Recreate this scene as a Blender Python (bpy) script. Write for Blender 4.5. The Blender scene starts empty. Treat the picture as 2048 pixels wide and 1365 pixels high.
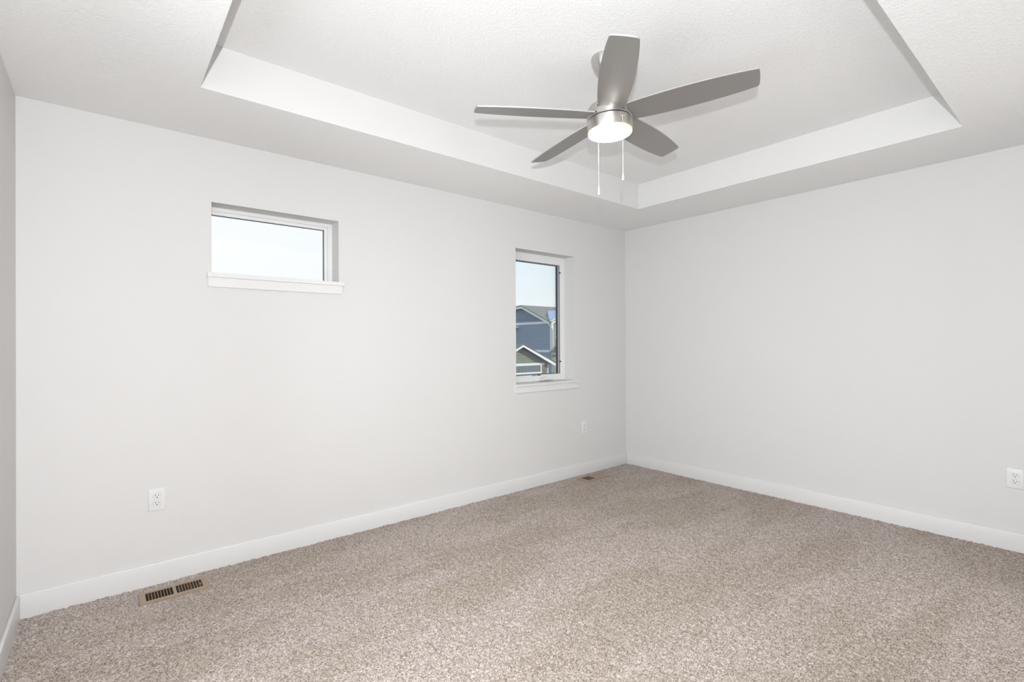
import bpy, bmesh, math, random
import numpy as np
from mathutils import Matrix, Vector

SC = bpy.context.scene
C = SC.collection
PI = math.pi
random.seed(7)

# ------------------------------------------------------------------ camera
CAM = Vector((-4.2300, -3.2420, 1.2722))
cam_data = bpy.data.cameras.new('camera')
cam = bpy.data.objects.new('camera', cam_data); C.objects.link(cam)
cam_data.sensor_width = 36.0
cam_data.lens = 985.33 / 2048 * 36.0
cam_data.clip_start = 0.02
cam_data.clip_end = 500
right = Vector((0.77109, -0.63670, -0.00543)); up = Vector((0.00180, -0.00635, 0.99998)); fwd = Vector((0.63672, 0.77109, 0.00375))
cam.matrix_world = Matrix(((right.x, up.x, -fwd.x, CAM.x), (right.y, up.y, -fwd.y, CAM.y), (right.z, up.z, -fwd.z, CAM.z), (0, 0, 0, 1)))
SC.camera = cam

# ------------------------------------------------------------------ view
SC.view_settings.view_transform = 'Standard'
SC.view_settings.look = 'None'
SC.view_settings.exposure = 0.05
SC.view_settings.gamma = 1.0
SC.view_settings.use_curve_mapping = False

# ------------------------------------------------------------------ world: pale winter sky with thin cloud
W = bpy.data.worlds.new('sky'); SC.world = W
W.use_nodes = True
nt = W.node_tree; nt.nodes.clear()
def N(tree, kind, **kw):
    n = tree.nodes.new(kind)
    for k, v in kw.items():
        setattr(n, k, v)
    return n
tc = N(nt, 'ShaderNodeTexCoord')
sep = N(nt, 'ShaderNodeSeparateXYZ')
nt.links.new(tc.outputs['Generated'], sep.inputs[0])
ramp = N(nt, 'ShaderNodeValToRGB')
cr = ramp.color_ramp
cr.elements[0].position = 0.0;  cr.elements[0].color = (0.89, 0.93, 0.94, 1)
cr.elements[1].position = 1.0;  cr.elements[1].color = (0.20, 0.42, 0.85, 1)
e = cr.elements.new(0.08); e.color = (0.84, 0.93, 0.975, 1)
e = cr.elements.new(0.16); e.color = (0.76, 0.90, 0.985, 1)
e = cr.elements.new(0.40); e.color = (0.42, 0.66, 0.95, 1)
nt.links.new(sep.outputs['Z'], ramp.inputs[0])
mp = N(nt, 'ShaderNodeMapping'); mp.inputs['Scale'].default_value = (1.6, 1.6, 7.0)
nt.links.new(tc.outputs['Generated'], mp.inputs[0])
nz = N(nt, 'ShaderNodeTexNoise'); nz.inputs['Scale'].default_value = 2.2; nz.inputs['Detail'].default_value = 5
nt.links.new(mp.outputs[0], nz.inputs[0])
# thin cloud is denser towards the north (left of the view) than to the north-east
cmul = N(nt, 'ShaderNodeMath', operation='MULTIPLY_ADD'); cmul.inputs[1].default_value = -1.9; cmul.inputs[2].default_value = 1.15
nt.links.new(sep.outputs['X'], cmul.inputs[0])
cadd = N(nt, 'ShaderNodeMath', operation='ADD'); cadd.use_clamp = True
nt.links.new(cmul.outputs[0], cadd.inputs[0]); nt.links.new(nz.outputs[0], cadd.inputs[1])
cz = N(nt, 'ShaderNodeMapRange'); cz.inputs['From Min'].default_value = 0.25; cz.inputs['From Max'].default_value = 0.6
cz.inputs['To Min'].default_value = 1.0; cz.inputs['To Max'].default_value = 0.1
nt.links.new(sep.outputs['Z'], cz.inputs[0])
cveil = N(nt, 'ShaderNodeMath', operation='MULTIPLY'); nt.links.new(cadd.outputs[0], cveil.inputs[0]); nt.links.new(cz.outputs[0], cveil.inputs[1])
cmix = N(nt, 'ShaderNodeMix', data_type='RGBA')
nt.links.new(cveil.outputs[0], cmix.inputs[0])
nt.links.new(ramp.outputs[0], cmix.inputs[6]); cmix.inputs[7].default_value = (0.965, 0.985, 1.0, 1)
bg = N(nt, 'ShaderNodeBackground'); bg.inputs['Strength'].default_value = 1.0
nt.links.new(cmix.outputs[2], bg.inputs[0])
wo = N(nt, 'ShaderNodeOutputWorld'); nt.links.new(bg.outputs[0], wo.inputs[0])

# ------------------------------------------------------------------ lights
def light(name, kind, loc, aim=None, **kw):
    d = bpy.data.lights.new(name, kind)
    for k, v in kw.items():
        setattr(d, k, v)
    o = bpy.data.objects.new(name, d); C.objects.link(o); o.location = loc
    if aim is not None:
        o.rotation_euler = Vector(aim).to_track_quat('-Z', 'Y').to_euler()
    return o
# low winter sun from the south-east: reaches the neighbours' houses only
light('sun', 'SUN', (0, 0, 20), aim=(-0.68, 0.70, -0.24), energy=2.4, angle=0.009, color=(1.0, 0.93, 0.78))
# the photographer's speedlight, just above and behind the camera
light('flash', 'SPOT', (-4.305, -3.325, 1.462), aim=(0.46, 0.86, 0.58), energy=200, color=(0.985, 0.99, 1.0),
      spot_size=math.radians(180), spot_blend=0.4, shadow_soft_size=0.014)
# added soft fill lamp, set outside the added, unseen window in the left wall
light('left_fill', 'AREA', (-4.80, -2.05, 1.25), aim=(1, 0, 0), energy=45, color=(0.93, 0.965, 1.0),
      shape='RECTANGLE', size=1.9, size_y=1.9)

# added fill lamp in the hall, lifting the ambient through the added doorway
light('hall_fill', 'AREA', (-0.95, -4.85, 1.25), aim=(-0.2, 1, 0.0), energy=23, color=(1.0, 0.985, 0.96),
      shape='RECTANGLE', size=1.2, size_y=1.9)

# ------------------------------------------------------------------ sizes (metres)
H = 2.44          # soffit height
H2 = 2.654        # tray height
LX = -4.551       # left wall
NY = -3.75        # front wall (behind the camera)
TX0, TX1, TY0, TY1 = -3.895, -0.623, -2.7435, -0.627   # tray opening
BT, BH = 0.014, 0.111                                   # baseboard thickness, height

# ------------------------------------------------------------------ materials
def new_mat(name):
    m = bpy.data.materials.new(name); m.use_nodes = True
    return m, m.node_tree, m.node_tree.nodes['Principled BSDF']
def mat(name, col, rough=0.5, metal=0.0, spec=0.5):
    m, t, b = new_mat(name)
    b.inputs['Base Color'].default_value = (*col, 1)
    b.inputs['Roughness'].default_value = rough
    b.inputs['Metallic'].default_value = metal
    b.inputs['Specular IOR Level'].default_value = spec
    return m
def bump(m, scale, dist, strength=1.0, detail=2.0, ramp=None, stretch=(1, 1, 1), distortion=0.0):
    t = m.node_tree; b = t.nodes['Principled BSDF']
    tc = N(t, 'ShaderNodeTexCoord'); mp = N(t, 'ShaderNodeMapping'); mp.inputs['Scale'].default_value = stretch
    t.links.new(tc.outputs['Object'], mp.inputs[0])
    n = N(t, 'ShaderNodeTexNoise'); n.inputs['Scale'].default_value = scale; n.inputs['Detail'].default_value = detail
    n.inputs['Distortion'].default_value = distortion
    t.links.new(mp.outputs[0], n.inputs[0])
    out = n.outputs[0]
    if ramp:
        r = N(t, 'ShaderNodeValToRGB'); r.color_ramp.interpolation = 'EASE'
        r.color_ramp.elements[0].position = ramp[0]; r.color_ramp.elements[1].position = ramp[1]
        t.links.new(out, r.inputs[0]); out = r.outputs[0]
    bp = N(t, 'ShaderNodeBump'); bp.inputs['Strength'].default_value = strength; bp.inputs['Distance'].default_value = dist
    t.links.new(out, bp.inputs['Height']); t.links.new(bp.outputs[0], b.inputs['Normal'])
    return m
M = {}
M['wall'] = bump(mat('wall_paint', (0.705, 0.70, 0.695), 0.75, spec=0.25), 110, 0.0006, 0.55, 2)
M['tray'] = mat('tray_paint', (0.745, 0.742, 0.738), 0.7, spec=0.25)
M['ceil'] = bump(mat('knockdown_ceiling', (0.865, 0.862, 0.858), 0.8, spec=0.2), 92, 0.0022, 0.42, 3, ramp=(0.40, 0.64), distortion=0.9)
M['trim'] = mat('trim_enamel', (0.755, 0.757, 0.757), 0.35, spec=0.4)
M['vinyl'] = mat('window_vinyl', (0.82, 0.825, 0.825), 0.4, spec=0.4)
M['gasket'] = mat('gasket_rubber', (0.05, 0.06, 0.08), 0.6)
M['sash_dark'] = mat('sash_channel', (0.20, 0.21, 0.22), 0.5)
M['plate'] = mat('outlet_plastic', (0.77, 0.77, 0.775), 0.3, spec=0.4)
M['black'] = mat('black_slot', (0.02, 0.02, 0.02), 0.7)
M['register'] = mat('tan_register_enamel', (0.34, 0.258, 0.185), 0.45, spec=0.4)
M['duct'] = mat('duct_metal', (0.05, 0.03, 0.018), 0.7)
M['screw'] = mat('screw_metal', (0.75, 0.74, 0.72), 0.35, 1.0)
M['nickel'] = mat('brushed_nickel', (0.60, 0.575, 0.545), 0.37, 1.0)
t = M['nickel'].node_tree; b = t.nodes['Principled BSDF']
b.inputs['Anisotropic'].default_value = 0.75; b.inputs['Anisotropic Rotation'].default_value = 0.25
tg = N(t, 'ShaderNodeTangent'); tg.direction_type = 'RADIAL'; tg.axis = 'Z'; t.links.new(tg.outputs[0], b.inputs['Tangent'])
M['blade'] = mat('silver_blade_paint', (0.335, 0.322, 0.308), 0.37, 0.6)
M['blade_edge'] = mat('blade_edge_paint', (0.46, 0.455, 0.44), 0.45, 0.2)
M['chain'] = mat('chain_metal', (0.72, 0.68, 0.62), 0.35, 0.7)
M['pendant'] = mat('pendant_enamel', (0.78, 0.78, 0.78), 0.25, 0.4)
def emis(name, col, strength, base=(0.8, 0.8, 0.8)):
    m, t, b = new_mat(name)
    b.inputs['Base Color'].default_value = (*base, 1)
    b.inputs['Emission Color'].default_value = (*col, 1)
    b.inputs['Emission Strength'].default_value = strength
    return m
M['lens'] = emis('lit_lamp_lens', (1.0, 0.91, 0.80), 34.0)
M['lens_rim'] = emis('lit_lens_rim', (1.0, 0.60, 0.27), 0.85, (0.7, 0.55, 0.4))

def glass_mat():
    m = bpy.data.materials.new('window_glass'); m.use_nodes = True
    t = m.node_tree; t.nodes.clear()
    fr = N(t, 'ShaderNodeFresnel'); fr.inputs['IOR'].default_value = 1.35
    tr = N(t, 'ShaderNodeBsdfTransparent'); tr.inputs[0].default_value = (0.985, 0.995, 0.995, 1)
    gl = N(t, 'ShaderNodeBsdfGlossy'); gl.inputs['Roughness'].default_value = 0.02
    mx = N(t, 'ShaderNodeMixShader'); o = N(t, 'ShaderNodeOutputMaterial')
    t.links.new(fr.outputs[0], mx.inputs[0]); t.links.new(tr.outputs[0], mx.inputs[1]); t.links.new(gl.outputs[0], mx.inputs[2])
    t.links.new(mx.outputs[0], o.inputs[0])
    return m
M['glass'] = glass_mat()

def carpet_mat():
    m, t, b = new_mat('flecked_carpet')
    tc = N(t, 'ShaderNodeTexCoord')
    vo = N(t, 'ShaderNodeTexVoronoi'); vo.inputs['Scale'].default_value = 235
    no = N(t, 'ShaderNodeTexNoise'); no.inputs['Scale'].default_value = 320; no.inputs['Detail'].default_value = 2
    big = N(t, 'ShaderNodeTexNoise'); big.inputs['Scale'].default_value = 26; big.inputs['Detail'].default_value = 3
    for n in (vo, no, big):
        t.links.new(tc.outputs['Object'], n.inputs['Vector'])
    sp = N(t, 'ShaderNodeSeparateColor'); t.links.new(vo.outputs['Color'], sp.inputs[0])
    mx = N(t, 'ShaderNodeMix', data_type='FLOAT'); mx.inputs[0].default_value = 0.45
    t.links.new(sp.outputs[0], mx.inputs[2]); t.links.new(no.outputs[0], mx.inputs[3])
    r = N(t, 'ShaderNodeValToRGB'); c = r.color_ramp
    c.elements[0].position = 0.14; c.elements[0].color = (0.105, 0.085, 0.073, 1)
    c.elements[1].position = 0.86; c.elements[1].color = (0.76, 0.70, 0.665, 1)
    k = c.elements.new(0.34); k.color = (0.325, 0.274, 0.238, 1)
    k = c.elements.new(0.58); k.color = (0.50, 0.448, 0.412, 1)
    t.links.new(mx.outputs[0], r.inputs[0])
    # faint traffic and vacuum patches, where the pile lies the other way
    mp = N(t, 'ShaderNodeMapping'); mp.inputs['Rotation'].default_value = (0, 0, math.radians(-24)); mp.inputs['Scale'].default_value = (0.55, 1.7, 1)
    t.links.new(tc.outputs['Object'], mp.inputs[0])
    pa = N(t, 'ShaderNodeTexNoise'); pa.inputs['Scale'].default_value = 1.5; pa.inputs['Detail'].default_value = 4; pa.inputs['Roughness'].default_value = 0.55
    t.links.new(mp.outputs[0], pa.inputs[0])
    pr = N(t, 'ShaderNodeValToRGB'); pc = pr.color_ramp
    pc.elements[0].position = 0.455; pc.elements[0].color = (0.965, 0.93, 0.875, 1)
    pc.elements[1].position = 0.55; pc.elements[1].color = (1.085, 1.06, 1.05, 1)
    t.links.new(pa.outputs[0], pr.inputs[0])
    br = N(t, 'ShaderNodeMapRange'); br.inputs['From Min'].default_value = 0.3; br.inputs['From Max'].default_value = 0.7
    br.inputs['To Min'].default_value = 0.85; br.inputs['To Max'].default_value = 0.98
    t.links.new(big.outputs[0], br.inputs[0])
    m1 = N(t, 'ShaderNodeMix', data_type='RGBA', blend_type='MULTIPLY'); m1.inputs[0].default_value = 1.0
    t.links.new(r.outputs[0], m1.inputs[6]); t.links.new(pr.outputs[0], m1.inputs[7])
    sc = N(t, 'ShaderNodeVectorMath', operation='SCALE'); t.links.new(m1.outputs[2], sc.inputs[0]); t.links.new(br.outputs[0], sc.inputs['Scale'])
    t.links.new(sc.outputs[0], b.inputs['Base Color'])
    b.inputs['Roughness'].default_value = 0.95; b.inputs['Specular IOR Level'].default_value = 0.1
    b.inputs['Sheen Weight'].default_value = 0.08
    bp = N(t, 'ShaderNodeBump'); bp.inputs['Strength'].default_value = 0.7; bp.inputs['Distance'].default_value = 0.004
    t.links.new(mx.outputs[0], bp.inputs['Height']); t.links.new(bp.outputs[0], b.inputs['Normal'])
    return m
M['carpet'] = carpet_mat()

# outdoors
def lap_mat(name, col, pitch, axis='Z', depth=0.12):
    """siding whose boards (pitch metres) show as fine dark grooves"""
    m, t, b = new_mat(name)
    tc = N(t, 'ShaderNodeTexCoord'); sp = N(t, 'ShaderNodeSeparateXYZ'); t.links.new(tc.outputs['Object'], sp.inputs[0])
    dv = N(t, 'ShaderNodeMath', operation='DIVIDE'); dv.inputs[1].default_value = pitch
    t.links.new(sp.outputs[axis], dv.inputs[0])
    fr = N(t, 'ShaderNodeMath', operation='FRACT'); t.links.new(dv.outputs[0], fr.inputs[0])
    r = N(t, 'ShaderNodeValToRGB'); c = r.color_ramp
    d = tuple(x * (1 - depth * 3) for x in col)
    c.elements[0].position = 0.0; c.elements[0].color = (*d, 1)
    c.elements[1].position = 1.0; c.elements[1].color = (*col, 1)
    k = c.elements.new(depth); k.color = (*d, 1)
    k = c.elements.new(depth + 0.05); k.color = (*col, 1)
    t.links.new(fr.outputs[0], r.inputs[0]); t.links.new(r.outputs[0], b.inputs['Base Color'])
    b.inputs['Roughness'].default_value = 0.7
    return m
def shingle_mat(name, a, bcol, sx, sy):
    m, t, b = new_mat(name)
    tc = N(t, 'ShaderNodeTexCoord')
    mp = N(t, 'ShaderNodeMapping'); mp.inputs['Rotation'].default_value = (PI / 2, 0, 0)
    t.links.new(tc.outputs['Object'], mp.inputs[0])
    n = N(t, 'ShaderNodeTexNoise'); n.inputs['Scale'].default_value = sx; n.inputs['Detail'].default_value = 4
    t.links.new(tc.outputs['Object'], n.inputs[0])
    br = N(t, 'ShaderNodeTexBrick'); br.inputs['Scale'].default_value = sy
    br.inputs['Color1'].default_value = (*a, 1); br.inputs['Color2'].default_value = (*bcol, 1)
    br.inputs['Mortar'].default_value = (*(0.72 * x for x in a), 1); br.inputs['Mortar Size'].default_value = 0.02
    t.links.new(mp.outputs[0], br.inputs[0])
    mx = N(t, 'ShaderNodeMix', data_type='RGBA', blend_type='MULTIPLY'); mx.inputs[0].default_value = 0.5
    t.links.new(br.outputs[0], mx.inputs[6]); t.links.new(n.outputs[0], mx.inputs[7])
    t.links.new(mx.outputs[2], b.inputs['Base Color']); b.inputs['Roughness'].default_value = 0.9
    return m
M['blue_lap'] = lap_mat('blue_lap_siding', (0.255, 0.335, 0.43), 0.2, depth=0.13)
M['blue_shake'] = shingle_mat('dark_blue_shake', (0.31, 0.40, 0.50), (0.25, 0.33, 0.42), 5, 2.2)
M['yellow_board'] = lap_mat('cream_board_siding', (0.40, 0.39, 0.25), 0.3, 'X')
M['olive_shake'] = shingle_mat('olive_shake', (0.36, 0.38, 0.29), (0.27, 0.31, 0.28), 5, 2.6)
M['slate_batten'] = lap_mat('slate_board_and_batten', (0.15, 0.185, 0.20), 0.28, 'X')
M['house_trim'] = mat('house_trim_paint', (0.80, 0.85, 0.88), 0.6)
M['roof'] = shingle_mat('brown_roof_shingle', (0.52, 0.46, 0.37), (0.40, 0.36, 0.30), 9, 3.0)
M['snow'] = bump(mat('roof_snow', (0.88, 0.90, 0.92), 0.8), 3, 0.1, 0.5)
M['stone'] = shingle_mat('stacked_stone', (0.42, 0.36, 0.29), (0.16, 0.14, 0.12), 8, 4.5)
M['lawn'] = bump(mat('dormant_lawn', (0.20, 0.19, 0.13), 0.95), 2, 0.05, 0.5)
M['win_dark'] = mat('house_window_glass', (0.25, 0.30, 0.34), 0.1)

# ------------------------------------------------------------------ helpers
def bx(bm, x0, x1, y0, y1, z0, z1, bevel=0.0, seg=2):
    r = bmesh.ops.create_cube(bm, size=1.0)
    vs = r['verts']
    for v in vs:
        v.co.x = x0 if v.co.x < 0 else x1
        v.co.y = y0 if v.co.y < 0 else y1
        v.co.z = z0 if v.co.z < 0 else z1
    if bevel:
        es = list({ed for v in vs for ed in v.link_edges})
        bmesh.ops.bevel(bm, geom=es, offset=bevel, segments=seg, affect='EDGES', profile=0.5)
def prism(bm, pts, y0, y1, axis='y'):
    """polygon pts extruded along an axis: (x,z) along y, (y,z) along x, (x,y) along z"""
    f = {'y': lambda p, d: (p[0], d, p[1]), 'x': lambda p, d: (d, p[0], p[1]), 'z': lambda p, d: (p[0], p[1], d)}[axis]
    a = [bm.verts.new(f(p, y0)) for p in pts]; b = [bm.verts.new(f(p, y1)) for p in pts]
    n = len(pts)
    bm.faces.new(a); bm.faces.new(b[::-1])
    for i in range(n):
        bm.faces.new((a[i], b[i], b[(i + 1) % n], a[(i + 1) % n]))
    bmesh.ops.recalc_face_normals(bm, faces=bm.faces)
def lathe(bm, prof, o=(0, 0, 0), X=(1, 0, 0), Y=(0, 1, 0), Z=(0, 0, 1), seg=64):
    """profile of (radius, height) turned about Z through o"""
    o, X, Y, Z = (Vector(v) for v in (o, X, Y, Z))
    rings = []
    for r, h in prof:
        if r < 1e-6:
            rings.append([bm.verts.new(o + Z * h)])
        else:
            rings.append([bm.verts.new(o + Z * h + (X * math.cos(2 * PI * k / seg) + Y * math.sin(2 * PI * k / seg)) * r) for k in range(seg)])
    for a, b in zip(rings, rings[1:]):
        for k in range(seg):
            q = [a[k % len(a)], a[(k + 1) % len(a)], b[(k + 1) % len(b)], b[k % len(b)]]
            u = []
            for v in q:
                if v not in u: u.append(v)
            if len(u) > 2:
                bm.faces.new(u)
    bmesh.ops.recalc_face_normals(bm, faces=bm.faces)
def tube(bm, pts, r, seg=10):
    pts = [Vector(p) for p in pts]
    rings = []
    for i, p in enumerate(pts):
        d = (pts[min(i + 1, len(pts) - 1)] - pts[max(i - 1, 0)]).normalized()
        a = d.cross(Vector((0.3, 0.5, 0.81))).normalized(); b = d.cross(a)
        rings.append([bm.verts.new(p + (a * math.cos(2 * PI * k / seg) + b * math.sin(2 * PI * k / seg)) * r) for k in range(seg)])
    for a, b in zip(rings, rings[1:]):
        for k in range(seg):
            bm.faces.new((a[k], a[(k + 1) % seg], b[(k + 1) % seg], b[k]))
    bm.faces.new(rings[0][::-1]); bm.faces.new(rings[-1])
    bmesh.ops.recalc_face_normals(bm, faces=bm.faces)
def obj(name, bm, m, parent=None, smooth=None):
    me = bpy.data.meshes.new(name)
    if parent is not None:
        bm.transform(Matrix.Translation(-world_loc(parent)))
    bm.to_mesh(me); bm.free()
    for k in (m if isinstance(m, (list, tuple)) else [m]):
        me.materials.append(k)
    if smooth is not None:
        me.polygons.foreach_set('use_smooth', [True] * len(me.polygons))
        me.set_sharp_from_angle(angle=math.radians(smooth))
    o = bpy.data.objects.new(name, me); C.objects.link(o)
    if parent is not None:
        o.parent = parent
    return o
def world_loc(o):
    v = Vector(o.location)
    while o.parent is not None:
        o = o.parent; v = v + Vector(o.location)
    return v
def empty(name, loc):
    o = bpy.data.objects.new(name, None); C.objects.link(o); o.location = loc
    o.empty_display_size = 0.1
    return o
def tag(o, label, cat, group=None, kind=None):
    o['label'] = label; o['category'] = cat
    if group: o['group'] = group
    if kind: o['kind'] = kind
    return o
def copy_tree(o, parent=None):
    c = o.copy(); C.objects.link(c)
    if parent is not None: c.parent = parent
    for ch in list(o.children):
        copy_tree(ch, c)
    return c
def BM(): return bmesh.new()

# ------------------------------------------------------------------ room shell
WT = 0.17                                   # wall thickness
W1 = (-3.763, -3.037, 1.655, 2.084)         # window 1 opening (x0, x1, z0, z1)
W2 = (-1.508, -0.782, 0.895, 2.090)         # window 2 opening
W3 = (-3.05, -1.05, 0.30, 2.10)             # opening for the added window 3 in the left wall (y0, y1, z0, z1)
ZT = 2.80
bm = BM()                                   # wall_back: one wall around two openings
xs = [LX - WT, W1[0], W1[1], W2[0], W2[1], WT]
bx(bm, xs[0], xs[1], 0, WT, -0.25, ZT)
bx(bm, xs[2], xs[3], 0, WT, -0.25, ZT)
bx(bm, xs[4], xs[5], 0, WT, -0.25, ZT)
for w in (W1, W2):
    bx(bm, w[0], w[1], 0, WT, -0.25, w[2]); bx(bm, w[0], w[1], 0, WT, w[3], ZT)
tag(obj('wall_back', bm, M['wall']), 'long white wall with the two windows', 'wall', kind='structure')
bm = BM(); bx(bm, 0, WT, NY - WT, 0, -0.25, ZT)
tag(obj('wall_right', bm, M['wall']), 'plain white wall right of the corner', 'wall', kind='structure')
bm = BM()
bx(bm, LX - WT, LX, W3[1], 0, -0.25, ZT); bx(bm, LX - WT, LX, NY - WT, W3[0], -0.25, ZT)
bx(bm, LX - WT, LX, W3[0], W3[1], -0.25, W3[2]); bx(bm, LX - WT, LX, W3[0], W3[1], W3[3], ZT)
tag(obj('wall_left', bm, M['wall']), 'white wall at the left edge of the view', 'wall', kind='structure')
DX0, DX1, DZ = -1.55, -0.72, 2.05                        # added, unseen doorway that lets the hall fill lamp in
bm = BM(); bx(bm, LX, DX0, NY - WT, NY, -0.25, ZT); bx(bm, DX1, 0, NY - WT, NY, -0.25, ZT); bx(bm, DX0, DX1, NY - WT, NY, DZ, ZT); bx(bm, DX0, DX1, NY - WT, NY, -0.25, 0)
tag(obj('wall_front', bm, M['wall']), 'white wall behind the camera', 'wall', kind='structure')

bm = BM()                                   # added closed hall box round the fill lamp, keeps the sun out
bx(bm, -2.6, 0.3, -5.2, -5.1, -0.25, 2.6); bx(bm, -2.7, -2.6, -5.2, NY - WT, -0.25, 2.6); bx(bm, 0.3, 0.4, -5.2, NY - WT, -0.25, 2.6)
bx(bm, -2.7, 0.4, -5.2, NY - WT, 2.44, 2.6); bx(bm, -2.7, 0.4, -5.2, NY - WT, -0.25, 0)
tag(obj('added_hall', bm, M['wall']), 'added white hall box beyond the added doorway behind the camera', 'wall', kind='structure')
d1 = tag(empty('added_doorway', ((DX0 + DX1) / 2, NY, 0)), 'added open doorway with white casing behind the camera, for fill light', 'doorway', kind='structure')
bm = BM(); bx(bm, DX0 - 0.07, DX0, NY, NY + 0.015, 0, DZ + 0.07); bx(bm, DX1, DX1 + 0.07, NY, NY + 0.015, 0, DZ + 0.07); bx(bm, DX0, DX1, NY, NY + 0.015, DZ, DZ + 0.07)
obj('casing', bm, M['trim'], d1)

bm = BM()                                   # soffit ring round the tray; inner sides smooth
O = [(LX, NY), (0, NY), (0, 0), (LX, 0)]
I = [(TX0, TY0), (TX1, TY0), (TX1, TY1), (TX0, TY1)]
ob = [bm.verts.new((*p, H)) for p in O]; ib = [bm.verts.new((*p, H)) for p in I]
it = [bm.verts.new((*p, H2)) for p in I]
for k in range(4):
    j = (k + 1) % 4
    bm.faces.new((ob[j], ob[k], ib[k], ib[j]))
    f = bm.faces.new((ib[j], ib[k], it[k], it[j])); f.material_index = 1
ceiling = tag(obj('ceiling', bm, [M['ceil'], M['tray']]), 'textured white tray ceiling with a lower border', 'ceiling', kind='structure')
bm = BM(); bx(bm, LX - WT, WT, NY - WT, WT, H2, ZT + 0.02)
obj('tray_panel', bm, M['ceil'], ceiling)

# carpet: a fine tufted surface, cut away under the two floor registers
REG = [(-3.956, -0.166), (-0.695, -0.146)]
RX, RY = 0.146, 0.070
rng = np.random.default_rng(3)
step = 0.0065
nx, ny = int(-LX / step) + 1, int(-NY / step) + 1
gx, gy = np.meshgrid(np.linspace(LX, 0, nx), np.linspace(NY, 0, ny))
gz = rng.normal(0, 1, gx.shape)
gz = (gz + np.roll(gz, 1, 0) * 0.35 + np.roll(gz, 1, 1) * 0.35) * 0.0019
soft = rng.normal(0, 1, (ny // 8 + 2, nx // 8 + 2))
soft = np.kron(soft, np.ones((8, 8)))[:ny, :nx]
for _ in range(2):
    soft = sum(np.roll(np.roll(soft, a, 0), b, 1) for a in (-4, 0, 4) for b in (-4, 0, 4)) / 9
gz = np.clip(gz + soft * 0.0014, -0.006, 0.0065) - 0.001
jx = rng.uniform(-0.4, 0.4, gx.shape) * step; jy = rng.uniform(-0.4, 0.4, gx.shape) * step
jx[:, [0, -1]] = 0; jy[[0, -1], :] = 0
for cx, cy in REG:                           # pile pressed down beside the register flange
    near = (np.abs(gx - cx) < RX + 0.004) & (np.abs(gy - cy) < RY + 0.004)
    gz[near] = -0.004
co = np.stack([gx + jx, gy + jy, gz], -1).reshape(-1, 3)
idx = np.arange(nx * ny).reshape(ny, nx)
quads = np.stack([idx[:-1, :-1], idx[:-1, 1:], idx[1:, 1:], idx[1:, :-1]], -1).reshape(-1, 4)
mid = co[quads].mean(1)
keep = np.ones(len(quads), bool)
for cx, cy in REG:
    keep &= ~((np.abs(mid[:, 0] - cx) < RX - 0.016) & (np.abs(mid[:, 1] - cy) < RY - 0.016))
quads = quads[keep]
me = bpy.data.meshes.new('floor')
me.vertices.add(len(co)); me.vertices.foreach_set('co', co.astype(np.float32).ravel())
me.loops.add(quads.size); me.loops.foreach_set('vertex_index', quads.astype(np.int32).ravel())
me.polygons.add(len(quads))
me.polygons.foreach_set('loop_start', np.arange(0, quads.size, 4, dtype=np.int32))
me.polygons.foreach_set('use_smooth', np.ones(len(quads), dtype=bool))
me.update(calc_edges=True); me.validate()
me.materials.append(M['carpet'])
floor = bpy.data.objects.new('floor', me); C.objects.link(floor)
tag(floor, 'taupe and beige flecked wall-to-wall carpet', 'carpet', kind='structure')

# baseboards
def baseboard(name, x0, x1, y0, y1, label):
    bm = BM(); bx(bm, x0, x1, y0, y1, -0.012, BH, 0.004, 3)
    tag(obj(name, bm, M['trim'], smooth=40), label, 'baseboard', kind='structure')
baseboard('baseboard_back', LX, 0, -BT, 0, 'white baseboard under the windows')
baseboard('baseboard_right', -BT, 0, NY, -BT, 'white baseboard along the right wall')
baseboard('baseboard_left', LX, LX + BT, NY, -BT, 'white baseboard along the left wall')
baseboard('baseboard_front', LX + BT, DX0 - 0.07, NY, NY + BT, 'white baseboard behind the camera')

# ------------------------------------------------------------------ windows
def rect_frame(bm, x0, x1, z0, z1, y0, y1, w, bevel=0.0):
    """four mitre-less bars round a rectangle, w = width or (left, right, bottom, top)"""
    l, r, b, t = (w,) * 4 if not isinstance(w, tuple) else w
    bx(bm, x0, x0 + l, y0, y1, z0, z1, bevel); bx(bm, x1 - r, x1, y0, y1, z0, z1, bevel)
    bx(bm, x0 + l, x1 - r, y0, y1, z0, z0 + b, bevel); bx(bm, x0 + l, x1 - r, y0, y1, z1 - t, z1, bevel)
# window 1: small fixed window high on the wall
x0, x1, z0, z1 = W1
w1 = tag(empty('window_1', ((x0 + x1) / 2, 0, z0)), 'small wide window high on the wall showing only sky', 'window', kind='structure')
bm = BM(); rect_frame(bm, x0, x1, z0, z1, 0.12, 0.17, (0.008, 0.029, 0.030, 0.022), 0.0015); obj('frame', bm, M['vinyl'], w1)
bm = BM(); rect_frame(bm, x0 + 0.008, x1 - 0.029, z0 + 0.030, z1 - 0.022, 0.126, 0.165, (0.006, 0.021, 0.008, 0.021), 0.003); obj('sash', bm, M['vinyl'], w1)
bm = BM(); rect_frame(bm, x0 + 0.013, x1 - 0.049, z0 + 0.037, z1 - 0.042, 0.1405, 0.1425, (0.002, 0.0062, 0.004, 0.0052)); obj('gasket', bm, M['gasket'], w1)
bm = BM(); bx(bm, x0 + 0.013, x1 - 0.05, 0.143, 0.147, z0 + 0.037, z1 - 0.043); obj('pane', bm, M['glass'], w1)
bm = BM(); bx(bm, x0 - 0.024, x1 + 0.034, -0.020, 0.0, 1.655, 1.680, 0.002); bx(bm, x0, x1, -0.002, 0.122, 1.655, 1.680); obj('sill', bm, M['trim'], w1)
bm = BM(); bx(bm, x0 - 0.019, x1 + 0.019, -0.012, 0, 1.600, 1.655, 0.0015); obj('apron', bm, M['trim'], w1)

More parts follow.
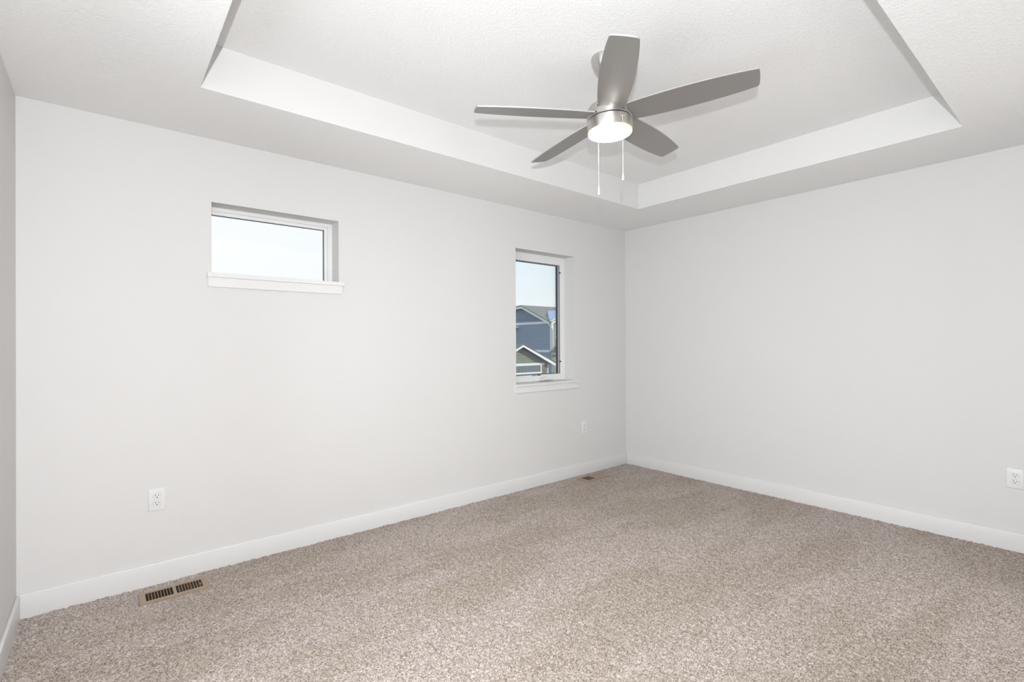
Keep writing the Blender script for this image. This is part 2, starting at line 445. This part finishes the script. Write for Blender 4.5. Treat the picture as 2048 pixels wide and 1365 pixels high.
# window 2: tall casement with a crank
x0, x1, z0, z1 = W2
w2 = tag(empty('window_2', ((x0 + x1) / 2, 0, z0)), 'tall casement window near the corner showing houses', 'window', kind='structure')
bm = BM(); rect_frame(bm, x0, x1, z0, z1, 0.13, 0.165, (0.062, 0.062, 0.078, 0.072), 0.0015)
bx(bm, x0, x1, 0.118, 0.131, z0 + 0.02, z0 + 0.045, 0.002); obj('frame', bm, M['vinyl'], w2)
bm = BM(); rect_frame(bm, x0 + 0.062, x1 - 0.062, z0 + 0.078, z1 - 0.072, 0.132, 0.146, 0.0012); obj('screen_channel', bm, M['sash_dark'], w2)
bm = BM(); rect_frame(bm, x0 + 0.062, x1 - 0.062, z0 + 0.078, z1 - 0.072, 0.146, 0.156, 0.0026); obj('sash', bm, mat('sash_grey', (0.62, 0.64, 0.67), 0.5), w2)
bm = BM(); rect_frame(bm, x0 + 0.062, x1 - 0.062, z0 + 0.078, z1 - 0.072, 0.156, 0.184, 0.0042); obj('gasket', bm, M['gasket'], w2)
bm = BM(); bx(bm, x0 + 0.062, x1 - 0.062, 0.180, 0.184, z0 + 0.078, z1 - 0.072); obj('pane', bm, M['glass'], w2)
for zz in (1.945, 1.09):
    bm = BM(); bx(bm, x1 - 0.067, x1 - 0.055, 0.124, 0.134, zz - 0.007, zz + 0.007, 0.001); obj('screen_clip', bm, M['black'], w2)
bm = BM(); bx(bm, x0 - 0.022, x1 + 0.045, -0.022, 0.0, 0.893, 0.913, 0.002); bx(bm, x0, x1, -0.002, 0.132, 0.893, 0.913); obj('sill', bm, M['trim'], w2)
bm = BM(); bx(bm, x0 - 0.022, x1 + 0.036, -0.012, 0, 0.838, 0.893, 0.0015); obj('apron', bm, M['trim'], w2)
# crank cover: a shallow arched cap with the folded handle lying on it
bm = BM()
pts = [(-1.135 + 0.152 * k / 12, 0.932 + 0.020 * math.sin(PI * k / 12) ** 0.6) for k in range(13)]
prism(bm, [(-1.135, 0.924)] + pts + [(-0.983, 0.924)], 0.085, 0.120)
cr_o = obj('crank_cover', bm, M['vinyl'], w2, smooth=35)
bm = BM(); tube(bm, [(-1.118, 0.074, 0.936), (-1.08, 0.068, 0.938), (-1.03, 0.068, 0.940), (-1.0, 0.074, 0.942)], 0.0075)
obj('crank_handle', bm, M['vinyl'], cr_o, smooth=50)
# small dark maker's mark on the lower frame: a solid tab and a row of tiny strokes
bm = BM(); bx(bm, -1.145, -1.102, 0.1285, 0.131, 0.9665, 0.9755)
xx = -1.205
for k, wd in enumerate((0.008, 0.004, 0.004, 0.005, 0.004, 0.005, 0.004)):
    bx(bm, xx, xx + wd, 0.1285, 0.131, 0.966 + (0 if k else -0.002), 0.971 + (0.002 if k in (0, 3, 6) else 0)); xx += wd + 0.0025
obj('sticker', bm, M['black'], w2)

# window 3: added and unseen, lets the fill lamp in through the left wall
y0, y1, z0, z1 = W3
w3 = tag(empty('added_window', (LX, (y0 + y1) / 2, z0)), 'added wide window in the left wall behind the camera, for fill light', 'window', kind='structure')
bm = BM()
for a, b, c, d in ((y0, y0 + 0.06, z0, z1), (y1 - 0.06, y1, z0, z1), (y0 + 0.06, y1 - 0.06, z0, z0 + 0.06), (y0 + 0.06, y1 - 0.06, z1 - 0.06, z1), (-2.08, -2.02, z0 + 0.06, z1 - 0.06)):
    bx(bm, LX - 0.16, LX - 0.11, a, b, c, d, 0.002)
obj('frame', bm, M['vinyl'], w3)
bm = BM(); bx(bm, LX - 0.14, LX - 0.136, y0 + 0.05, y1 - 0.05, z0 + 0.05, z1 - 0.05); obj('pane', bm, M['glass'], w3)
bm = BM(); bx(bm, LX - 0.11, LX + 0.02, y0, y1, z0, z0 + 0.02, 0.002); obj('sill', bm, M['trim'], w3)

# ------------------------------------------------------------------ outlets
def outlet(name, loc, rz, label):
    t = empty(name, (0, 0, 0))
    bm = BM()                                # plate with a soft pillowed edge, facing -y
    bx(bm, -0.0375, 0.0375, -0.006, 0.0, -0.0595, 0.0595, 0.0035, 3)
    obj('plate', bm, M['plate'], t, smooth=50)
    for s in (1, -1):
        zc = 0.0195 * s
        bm = BM()
        pts = []
        for k in range(40):                  # round face with flats top and bottom
            a = 2 * PI * k / 40
            pts.append((0.0172 * math.cos(a), zc + max(-0.0142, min(0.0142, 0.0172 * math.sin(a)))))
        prism(bm, pts, -0.0078, -0.004)
        r = obj('receptacle', bm, M['plate'], t, smooth=30)
        bm = BM(); prism(bm, [(p[0] * 1.055, zc + (p[1] - zc) * 1.055) for p in pts], -0.0063, -0.004); obj('gap_shade', bm, mat('outlet_shadow_gap', (0.35, 0.35, 0.35), 0.6), r)  # grey rim round the face, its colour standing in for the gap's shadow
        for sx, hh in ((-0.0065, 0.0085), (0.0065, 0.007)):
            bm = BM(); bx(bm, sx - 0.0013, sx + 0.0013, -0.0081, -0.0075, zc + 0.0035 - hh / 2, zc + 0.0035 + hh / 2); obj('slot', bm, M['black'], r)
        bm = BM(); prism(bm, [(0.0032 * math.cos(2 * PI * k / 14), zc - 0.0075 + max(-0.0018, 0.003 * math.sin(2 * PI * k / 14))) for k in range(14)], -0.0081, -0.0075); obj('ground_hole', bm, M['black'], r)
    bm = BM(); lathe(bm, [(0.0, 0.0072), (0.002, 0.0070), (0.0028, 0.0062), (0.0028, 0.005)], X=(1, 0, 0), Y=(0, 0, 1), Z=(0, -1, 0), seg=14); obj('screw', bm, M['plate'], t)
    t.location = loc; t.rotation_euler = (0, 0, rz)
    return tag(t, label, 'outlet', 'duplex wall outlets')
o1 = outlet('wall_outlet', (-4.018, 0, 0.446), 0, 'white duplex outlet on the window wall above the tan floor register with open louvers')
o2 = copy_tree(o1); o2.location = (-0.653, 0, 0.450)
o2['label'] = 'small white duplex outlet below and right of the tall window, next to the corner'
o3 = copy_tree(o1); o3.location = (0, -2.878, 0.437); o3.rotation_euler = (0, 0, -PI / 2)
o3['label'] = 'white duplex outlet on the right wall at the right edge of the view'

# ------------------------------------------------------------------ floor registers
def register(name, label, leans, lever=True):
    t = empty(name, (0, 0, 0))
    hx, hy, zt = RX, RY, 0.007
    ox, oy, cb = 0.121, 0.0485, 0.007        # half opening, half of the middle bar
    bm = BM()
    for a in ((-hx, hx, -hy, -oy), (-hx, hx, oy, hy), (-hx, -ox, -oy, oy), (ox, hx, -oy, oy), (-cb, cb, -oy, oy)):
        bx(bm, *a, zt - 0.003, zt)
    bmesh.ops.remove_doubles(bm, verts=bm.verts, dist=1e-5)
    for s in (-1, 1):                        # rolled edges down into the pile
        bx(bm, s * hx - 0.001, s * hx + 0.001, -hy, hy, -0.006, zt - 0.0005); bx(bm, -hx, hx, s * hy - 0.001, s * hy + 0.001, -0.006, zt - 0.0005)
    obj('frame', bm, M['register'], t)
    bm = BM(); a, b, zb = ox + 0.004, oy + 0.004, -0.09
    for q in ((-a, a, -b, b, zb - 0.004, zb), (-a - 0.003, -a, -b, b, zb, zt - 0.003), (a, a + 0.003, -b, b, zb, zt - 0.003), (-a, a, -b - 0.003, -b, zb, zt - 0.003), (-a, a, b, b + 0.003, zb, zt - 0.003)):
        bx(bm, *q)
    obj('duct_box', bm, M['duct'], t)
    for s in (-1, 1):
        for k in range(9):
            x = s * (cb + 0.0005 + (ox - cb) * (k + (0.98 if s > 0 else 0.98)) / 9.0)
            bm = BM()
            # a thin blade leaning outward from the middle bar
            lean, dp = leans[0 if s < 0 else 1]
            p = [(x - 0.0010, zt - 0.0005), (x + 0.0010, zt - 0.0005), (x - lean * s + 0.0010, zt - dp), (x - lean * s - 0.0010, zt - dp)]
            prism(bm, p, -oy, oy)
            obj('louver', bm, M['register'], t)
    if lever:
        bm = BM(); bx(bm, ox - 0.010, ox - 0.007, -0.012, 0.004, -0.012, zt + 0.001, 0.001); obj('damper_lever', bm, M['screw'], t)
    return tag(t, label, 'floor register', 'tan floor registers')
r1 = register('floor_register', 'tan metal floor register with open louvers near the left corner, below the left outlet', ((0.005, 0.022), (0.0015, 0.022)))
r1.location = (REG[0][0], REG[0][1], 0)
r2 = register('floor_register', 'tan metal floor register near the far corner under the tall window, half dark', ((0.0122, 0.0035), (0.0105, 0.008)), False)
r2.location = (REG[1][0], REG[1][1], 0)

# ------------------------------------------------------------------ ceiling fan
FC = Vector((-2.3424, -1.7058, 2.3792))          # hub centre at blade height
FZ = Vector((-0.0177, 0.0325, 1.0)).normalized()  # the fan hangs a touch out of plumb
FX = (Vector((1, 0, 0)) - FZ * FZ.x).normalized(); FY = FZ.cross(FX)
mount = FC + FZ * ((H2 - FC.z) / FZ.z)
fan = tag(empty('ceiling_fan', mount), 'brushed nickel five-blade ceiling fan with lit round lamp in the tray ceiling', 'ceiling fan')
def fz(z): return (z - FC.z)
def turned(name, prof, m, parent, smooth=35, seg=72):
    bm = BM(); lathe(bm, prof, FC, FX, FY, FZ, seg); return obj(name, bm, m, parent, smooth)
turned('canopy', [(0.0, 0.277), (0.0745, 0.277), (0.0755, 0.268), (0.072, 0.25), (0.064, 0.228), (0.052, 0.210), (0.036, 0.200), (0.020, 0.197), (0, 0.197)], M['nickel'], fan)
turned('downrod', [(0, 0.2), (0.0125, 0.2), (0.0125, 0.05), (0.026, 0.05), (0.03, 0.035), (0, 0.035)], M['nickel'], fan)
turned('motor_housing', [(0, 0.046), (0.045, 0.046), (0.078, 0.043), (0.096, 0.034), (0.105, 0.020), (0.108, 0.004), (0.108, -0.026), (0.105, -0.0285), (0.0, -0.0285)], M['nickel'], fan)
turned('shadow_gap', [(0, -0.028), (0.101, -0.028), (0.101, -0.0345), (0, -0.0345)], M['black'], fan)
ring = turned('light_ring', [(0.0, -0.0335), (0.1055, -0.0335), (0.108, -0.0355), (0.108, -0.084), (0.1065, -0.087), (0.098, -0.087), (0, -0.085)], M['nickel'], fan)
turned('lens_rim', [(0.100, -0.085), (0.1062, -0.087), (0.1058, -0.0925), (0.1035, -0.0945), (0.1, -0.0935)], M['lens_rim'], fan)
turned('lamp_lens', [(0.1030, -0.088), (0.1030, -0.0945), (0.098, -0.0965), (0.085, -0.099), (0.06, -0.101), (0.03, -0.1018), (0.0, -0.102)], M['lens'], fan, smooth=60)
DPHI = [0.0119, -0.0037, -0.0041, -0.0003, -0.0039]
DZ = [-0.0218, 0.0118, -0.0025, 0.0091, -0.0004]
def blade(k):
    phi = 3.8961 + k * 2 * PI / 5 + DPHI[k]
    E = FX * math.cos(phi) + FY * math.sin(phi); T = FY * math.cos(phi) - FX * math.sin(phi)
    r0, r1, th = 0.088, 0.652, 0.0062
    def hw(s):                                # half width along the blade
        u = (s - r0) / (r1 - r0)
        return 0.0565 + (0.0520 - 0.0565) * u + 0.0175 * (4 * u * (1 - u)) ** 0.85
    n = 26; out = []
    rc = 0.010
    ss = [r0 + (r1 - rc - r0) * i / n for i in range(n + 1)]
    side = [(s, hw(s)) for s in ss]
    w1 = hw(r1 - rc)
    corner = [(r1 - rc + rc * math.sin(a), w1 - rc + rc * math.cos(a)) for a in (0.4, 0.8, 1.2)]
    tip = [(r1 + 0.004 * (1 - (w / w1) ** 2), w) for w in (w1 - rc, w1 * 0.4, 0.0)]
    half = side + corner + tip
    outline = half + [(s, -w) for s, w in half[-2::-1]]
    pts3 = []
    for s, w in outline:
        u = (s - 0.1) / (r1 - 0.1)
        dz = (-0.0189 - 0.0034) / 0.1036 * w + (-0.0189 + 0.0034) / 2 + DZ[k] * u
        pts3.append(FC + E * s + T * w + FZ * dz)
    nrm = (FZ + T * (0.0223 / 0.1036)).normalized()
    bm = BM()
    lo = [bm.verts.new(p - nrm * th / 2) for p in pts3]; hi = [bm.verts.new(p + nrm * th / 2) for p in pts3]
    n = len(lo)
    f1 = bm.faces.new(lo); f2 = bm.faces.new(hi[::-1])
    for i in range(n):
        q = bm.faces.new((lo[i], hi[i], hi[(i + 1) % n], lo[(i + 1) % n])); q.material_index = 1
    bmesh.ops.recalc_face_normals(bm, faces=bm.faces)
    b = obj('blade', bm, [M['blade'], M['blade_edge']], fan)
    # the black ends of the slot in the housing that the blade passes through
    for sg in (1, -1):
        w = sg * (hw(0.108) - 0.001); s = math.sqrt(0.1085 ** 2 - w * w)
        dz = (-0.0189 - 0.0034) / 0.1036 * w + (-0.0189 + 0.0034) / 2
        c = FC + E * s + T * (w + sg * 0.0015) + FZ * dz
        bm = BM(); bmesh.ops.create_icosphere(bm, subdivisions=2, radius=0.0032, matrix=Matrix.Translation(c)); obj('slot_end', bm, M['black'], b)
for k in range(5):
    blade(k)
def pull_chain(p, ztop, zmid, zend):
    x, y = p
    bm = BM(); z = ztop
    d = (Vector((x, y, 0)) - Vector((FC.x, FC.y, 0))).normalized()
    while z > zmid:
        bmesh.ops.create_icosphere(bm, subdivisions=1, radius=0.00165, matrix=Matrix.Translation((x, y, z))); z -= 0.0035
    tube(bm, [(x, y, ztop), (x, y, zmid)], 0.0006, 5)
    ch = obj('pull_chain', bm, M['chain'], fan)
    bm = BM(); lathe(bm, [(0.0016, zmid + 0.001), (0.0022, zmid - 0.002), (0.0034, zmid - 0.014), (0.0052, zmid - 0.030), (0.0056, zend + 0.010), (0.0048, zend + 0.004), (0.0030, zend + 0.001), (0.0, zend)], (x, y, 0), seg=20)
    pd = obj('pendant', bm, M['pendant'], ch, smooth=60)
    bm = BM(); lathe(bm, [(0.0038, zend + 0.0022), (0.0032, zend - 0.0006), (0, zend - 0.001)], (x, y, 0), seg=16); obj('end_cap', bm, M['sash_dark'], pd)
    # short nickel ferrule where the chain leaves the ring
    bm = BM(); a = Vector((x, y, ztop)); tube(bm, [a - d * 0.014, a - d * 0.002, a + Vector((0, 0, -0.004))], 0.0022, 8); obj('ferrule', bm, M['chain'], ch)
    return ch
pull_chain((-2.3810, -1.8167), 2.325, 2.066, 2.019)
pull_chain((-2.2979, -1.6002), 2.322, 2.067, 2.017)
bm = BM()
for a in (258,):
    q = math.radians(a); c = FC + (FX * math.cos(q) + FY * math.sin(q)) * 0.1075 + FZ * (-0.052)
    bmesh.ops.create_icosphere(bm, subdivisions=2, radius=0.0028, matrix=Matrix.Translation(c))
obj('screw', bm, M['screw'], ring)

# ------------------------------------------------------------------ outdoors
GZ = -3.3
bm = BM(); bx(bm, -60, 90, 0.3, 110, GZ - 0.2, GZ)
tag(obj('ground', bm, M['lawn']), 'brown winter lawn outside between the houses', 'ground', kind='structure')

# the two-storey blue house
AX, AY = 29.6, 31.62                              # gable wall plane, street corner
hA = tag(empty('blue_house', (AX, AY, GZ)), 'two-storey blue-grey house with brown gabled roof seen through the tall window', 'house')
YE = 39.9
bm = BM(); bx(bm, AX, 42, AY, YE, GZ, 3.15); obj('wall', bm, M['blue_lap'], hA)
bm = BM(); prism(bm, [(AY, 3.37), (YE, 3.37), (37.1, 4.75), (35.7, 4.85)], AX, 42, 'x'); obj('gable_wall', bm, M['blue_shake'], hA)
rake = [(31.55, 3.27), (35.72, 5.08), (37.1, 5.00), (40.4, 3.27)]
bm = BM(); prism(bm, rake + [(p[0], p[1] - 0.24) for p in rake[::-1]], AX - 0.35, AX - 0.30, 'x'); obj('rake_board', bm, M['house_trim'], hA)
bm = BM(); prism(bm, [(p[0], p[1] + 0.12) for p in rake] + [(p[0], p[1]) for p in rake[::-1]], AX - 0.38, 42.3, 'x'); obj('roof', bm, M['roof'], hA)
bm = BM(); bx(bm, AX - 0.05, AX + 0.05, AY - 0.02, YE, 3.15, 3.39); obj('eave_band', bm, M['house_trim'], hA)
bm = BM(); bx(bm, AX - 0.04, AX + 0.05, AY - 0.02, YE, 0.32, 0.54); obj('floor_band', bm, M['house_trim'], hA)
bm = BM(); bx(bm, AX - 0.03, AX + 0.21, AY - 0.04, AY + 0.18, 0.54, 3.15); obj('corner_board', bm, M['house_trim'], hA)
bm = BM(); bx(bm, AX + 0.21, 35, AY - 0.03, AY + 0.1, GZ, 3.2); obj('side_wall', bm, M['yellow_board'], hA)
cg = [(29.2, 3.20), (31.8, 4.46), (34.4, 3.20)]
cgb = [(29.66, 3.423), (31.8, 4.46), (34.4, 3.20)]
bm = BM(); prism(bm, cg + [(p[0], p[1] - 0.2) for p in cg[::-1]], AY - 0.4, AY - 0.34); obj('rake_board', bm, M['house_trim'], hA)
bm = BM(); prism(bm, [(29.7, 3.1), (33.9, 3.1), (31.8, 4.2)], AY - 0.05, AY + 0.05); obj('gable_wall', bm, M['yellow_board'], hA)
bm = BM()
prism(bm, [(p[0], p[1] + 0.06) for p in cg] + [(p[0], p[1]) for p in cg[::-1]], AY - 0.42, AY - 0.02)
prism(bm, [(p[0], p[1] + 0.06) for p in cgb] + [(p[0], p[1] - 0.05) for p in cgb[::-1]], AY - 0.02, 34.3); obj('wing_roof', bm, M['roof'], hA)
bm = BM(); prism(bm, [(29.3, 3.31), (31.7, 4.47), (31.7, 4.62), (29.3, 3.43)], AY - 0.36, AY - 0.02); prism(bm, [(29.72, 3.51), (31.7, 4.47), (31.7, 4.62), (29.72, 3.63)], AY - 0.02, 34.2); obj('roof_snow', bm, M['snow'], hA)
bm = BM(); tube(bm, [(AX - 0.1, AY + 0.5, 3.28), (AX - 0.12, AY + 0.3, 3.1), (AX - 0.06, AY - 0.05, 2.75), (AX + 0.05, AY - 0.1, 2.55), (AX + 0.07, AY - 0.1, 0.3)], 0.055); obj('downspout', bm, M['house_trim'], hA, smooth=60)
bm = BM(); bx(bm, 30.06, 31.1, AY - 0.07, AY - 0.02, 1.6, 3.0); wf = obj('window', bm, M['house_trim'], hA)
bm = BM(); bx(bm, 30.16, 31.0, AY - 0.09, AY - 0.06, 1.7, 2.9); obj('pane', bm, M['win_dark'], wf)
pr_ = [(29.3, 0.36), (30.7, 1.02), (32.1, 0.36)]
bm = BM(); prism(bm, [(p[0], p[1] + 0.08) for p in pr_] + [(p[0], p[1] - 0.04) for p in pr_[::-1]], AY - 0.9, AY); obj('entry_roof', bm, M['roof'], hA)
bm = BM(); bx(bm, 29.3, 32.1, AY - 0.98, AY - 0.9, 0.20, 0.34); obj('gutter', bm, M['house_trim'], hA)

bm = BM(); bx(bm, AX - 0.7, AX, 36.55, 39.6, 2.84, 3.0); obj('eave_return', bm, M['house_trim'], hA)

# the garage in front of it
BY = 22.0
hB = tag(empty('garage', (17.2, BY, GZ)), 'garage with white-edged gable and olive shingles in front of the blue house', 'garage')
bm = BM(); bx(bm, 14.4, 19.85, BY + 0.02, 30, GZ, -0.2); obj('wall', bm, M['blue_lap'], hB)
bm = BM(); prism(bm, [(14.3, -0.15), (19.95, -0.15), (17.2, 1.05)], BY, 29.9); obj('gable_wall', bm, M['olive_shake'], hB)
rk = [(13.95, -0.24), (17.22, 1.18), (20.49, -0.24)]
bm = BM(); prism(bm, rk + [(rk[2][0], rk[2][1] - 0.12), (rk[2][0] - 0.35, rk[2][1] - 0.12), (rk[1][0], rk[1][1] - 0.19), (rk[0][0] + 0.35, rk[0][1] - 0.12), (rk[0][0], rk[0][1] - 0.12)], BY - 0.46, BY - 0.40); obj('rake_board', bm, M['house_trim'], hB)
bm = BM(); prism(bm, [(p[0], p[1] + 0.03) for p in rk] + [(p[0], p[1] - 0.05) for p in rk[::-1]], BY - 0.46, 30.3); obj('roof', bm, M['roof'], hB)
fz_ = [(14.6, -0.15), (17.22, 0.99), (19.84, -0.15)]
bm = BM(); prism(bm, fz_ + [(19.40, -0.15), (17.22, 0.80), (15.04, -0.15)], BY - 0.04, BY + 0.02); obj('shade_frieze', bm, mat('frieze_shade', (0.22, 0.27, 0.32), 0.6), hB)  # strip below the rake, the fascia's shadow put into its blue-grey
bm = BM(); bx(bm, 14.2, 19.52, BY - 0.07, BY + 0.03, -0.29, -0.13); obj('band', bm, M['house_trim'], hB)
bm = BM(); bx(bm, 14.4, 19.15, BY - 0.03, BY + 0.02, -0.77, -0.29); obj('batten_panel', bm, M['slate_batten'], hB)
bm = BM(); bx(bm, 14.4, 19.24, BY - 0.06, BY + 0.02, -0.86, -0.75); obj('lower_band', bm, M['house_trim'], hB)
bm = BM(); bx(bm, 19.14, 19.24, BY - 0.06, BY + 0.02, -0.75, -0.29); obj('trim_board', bm, M['house_trim'], hB)
bm = BM(); bx(bm, 19.26, 19.80, BY - 0.05, BY + 0.4, GZ, -0.29); obj('stone_pier', bm, M['stone'], hB)
bm = BM(); bx(bm, 19.80, 19.90, BY - 0.03, BY + 0.2, GZ, -0.29); obj('corner_board', bm, M['house_trim'], hB)
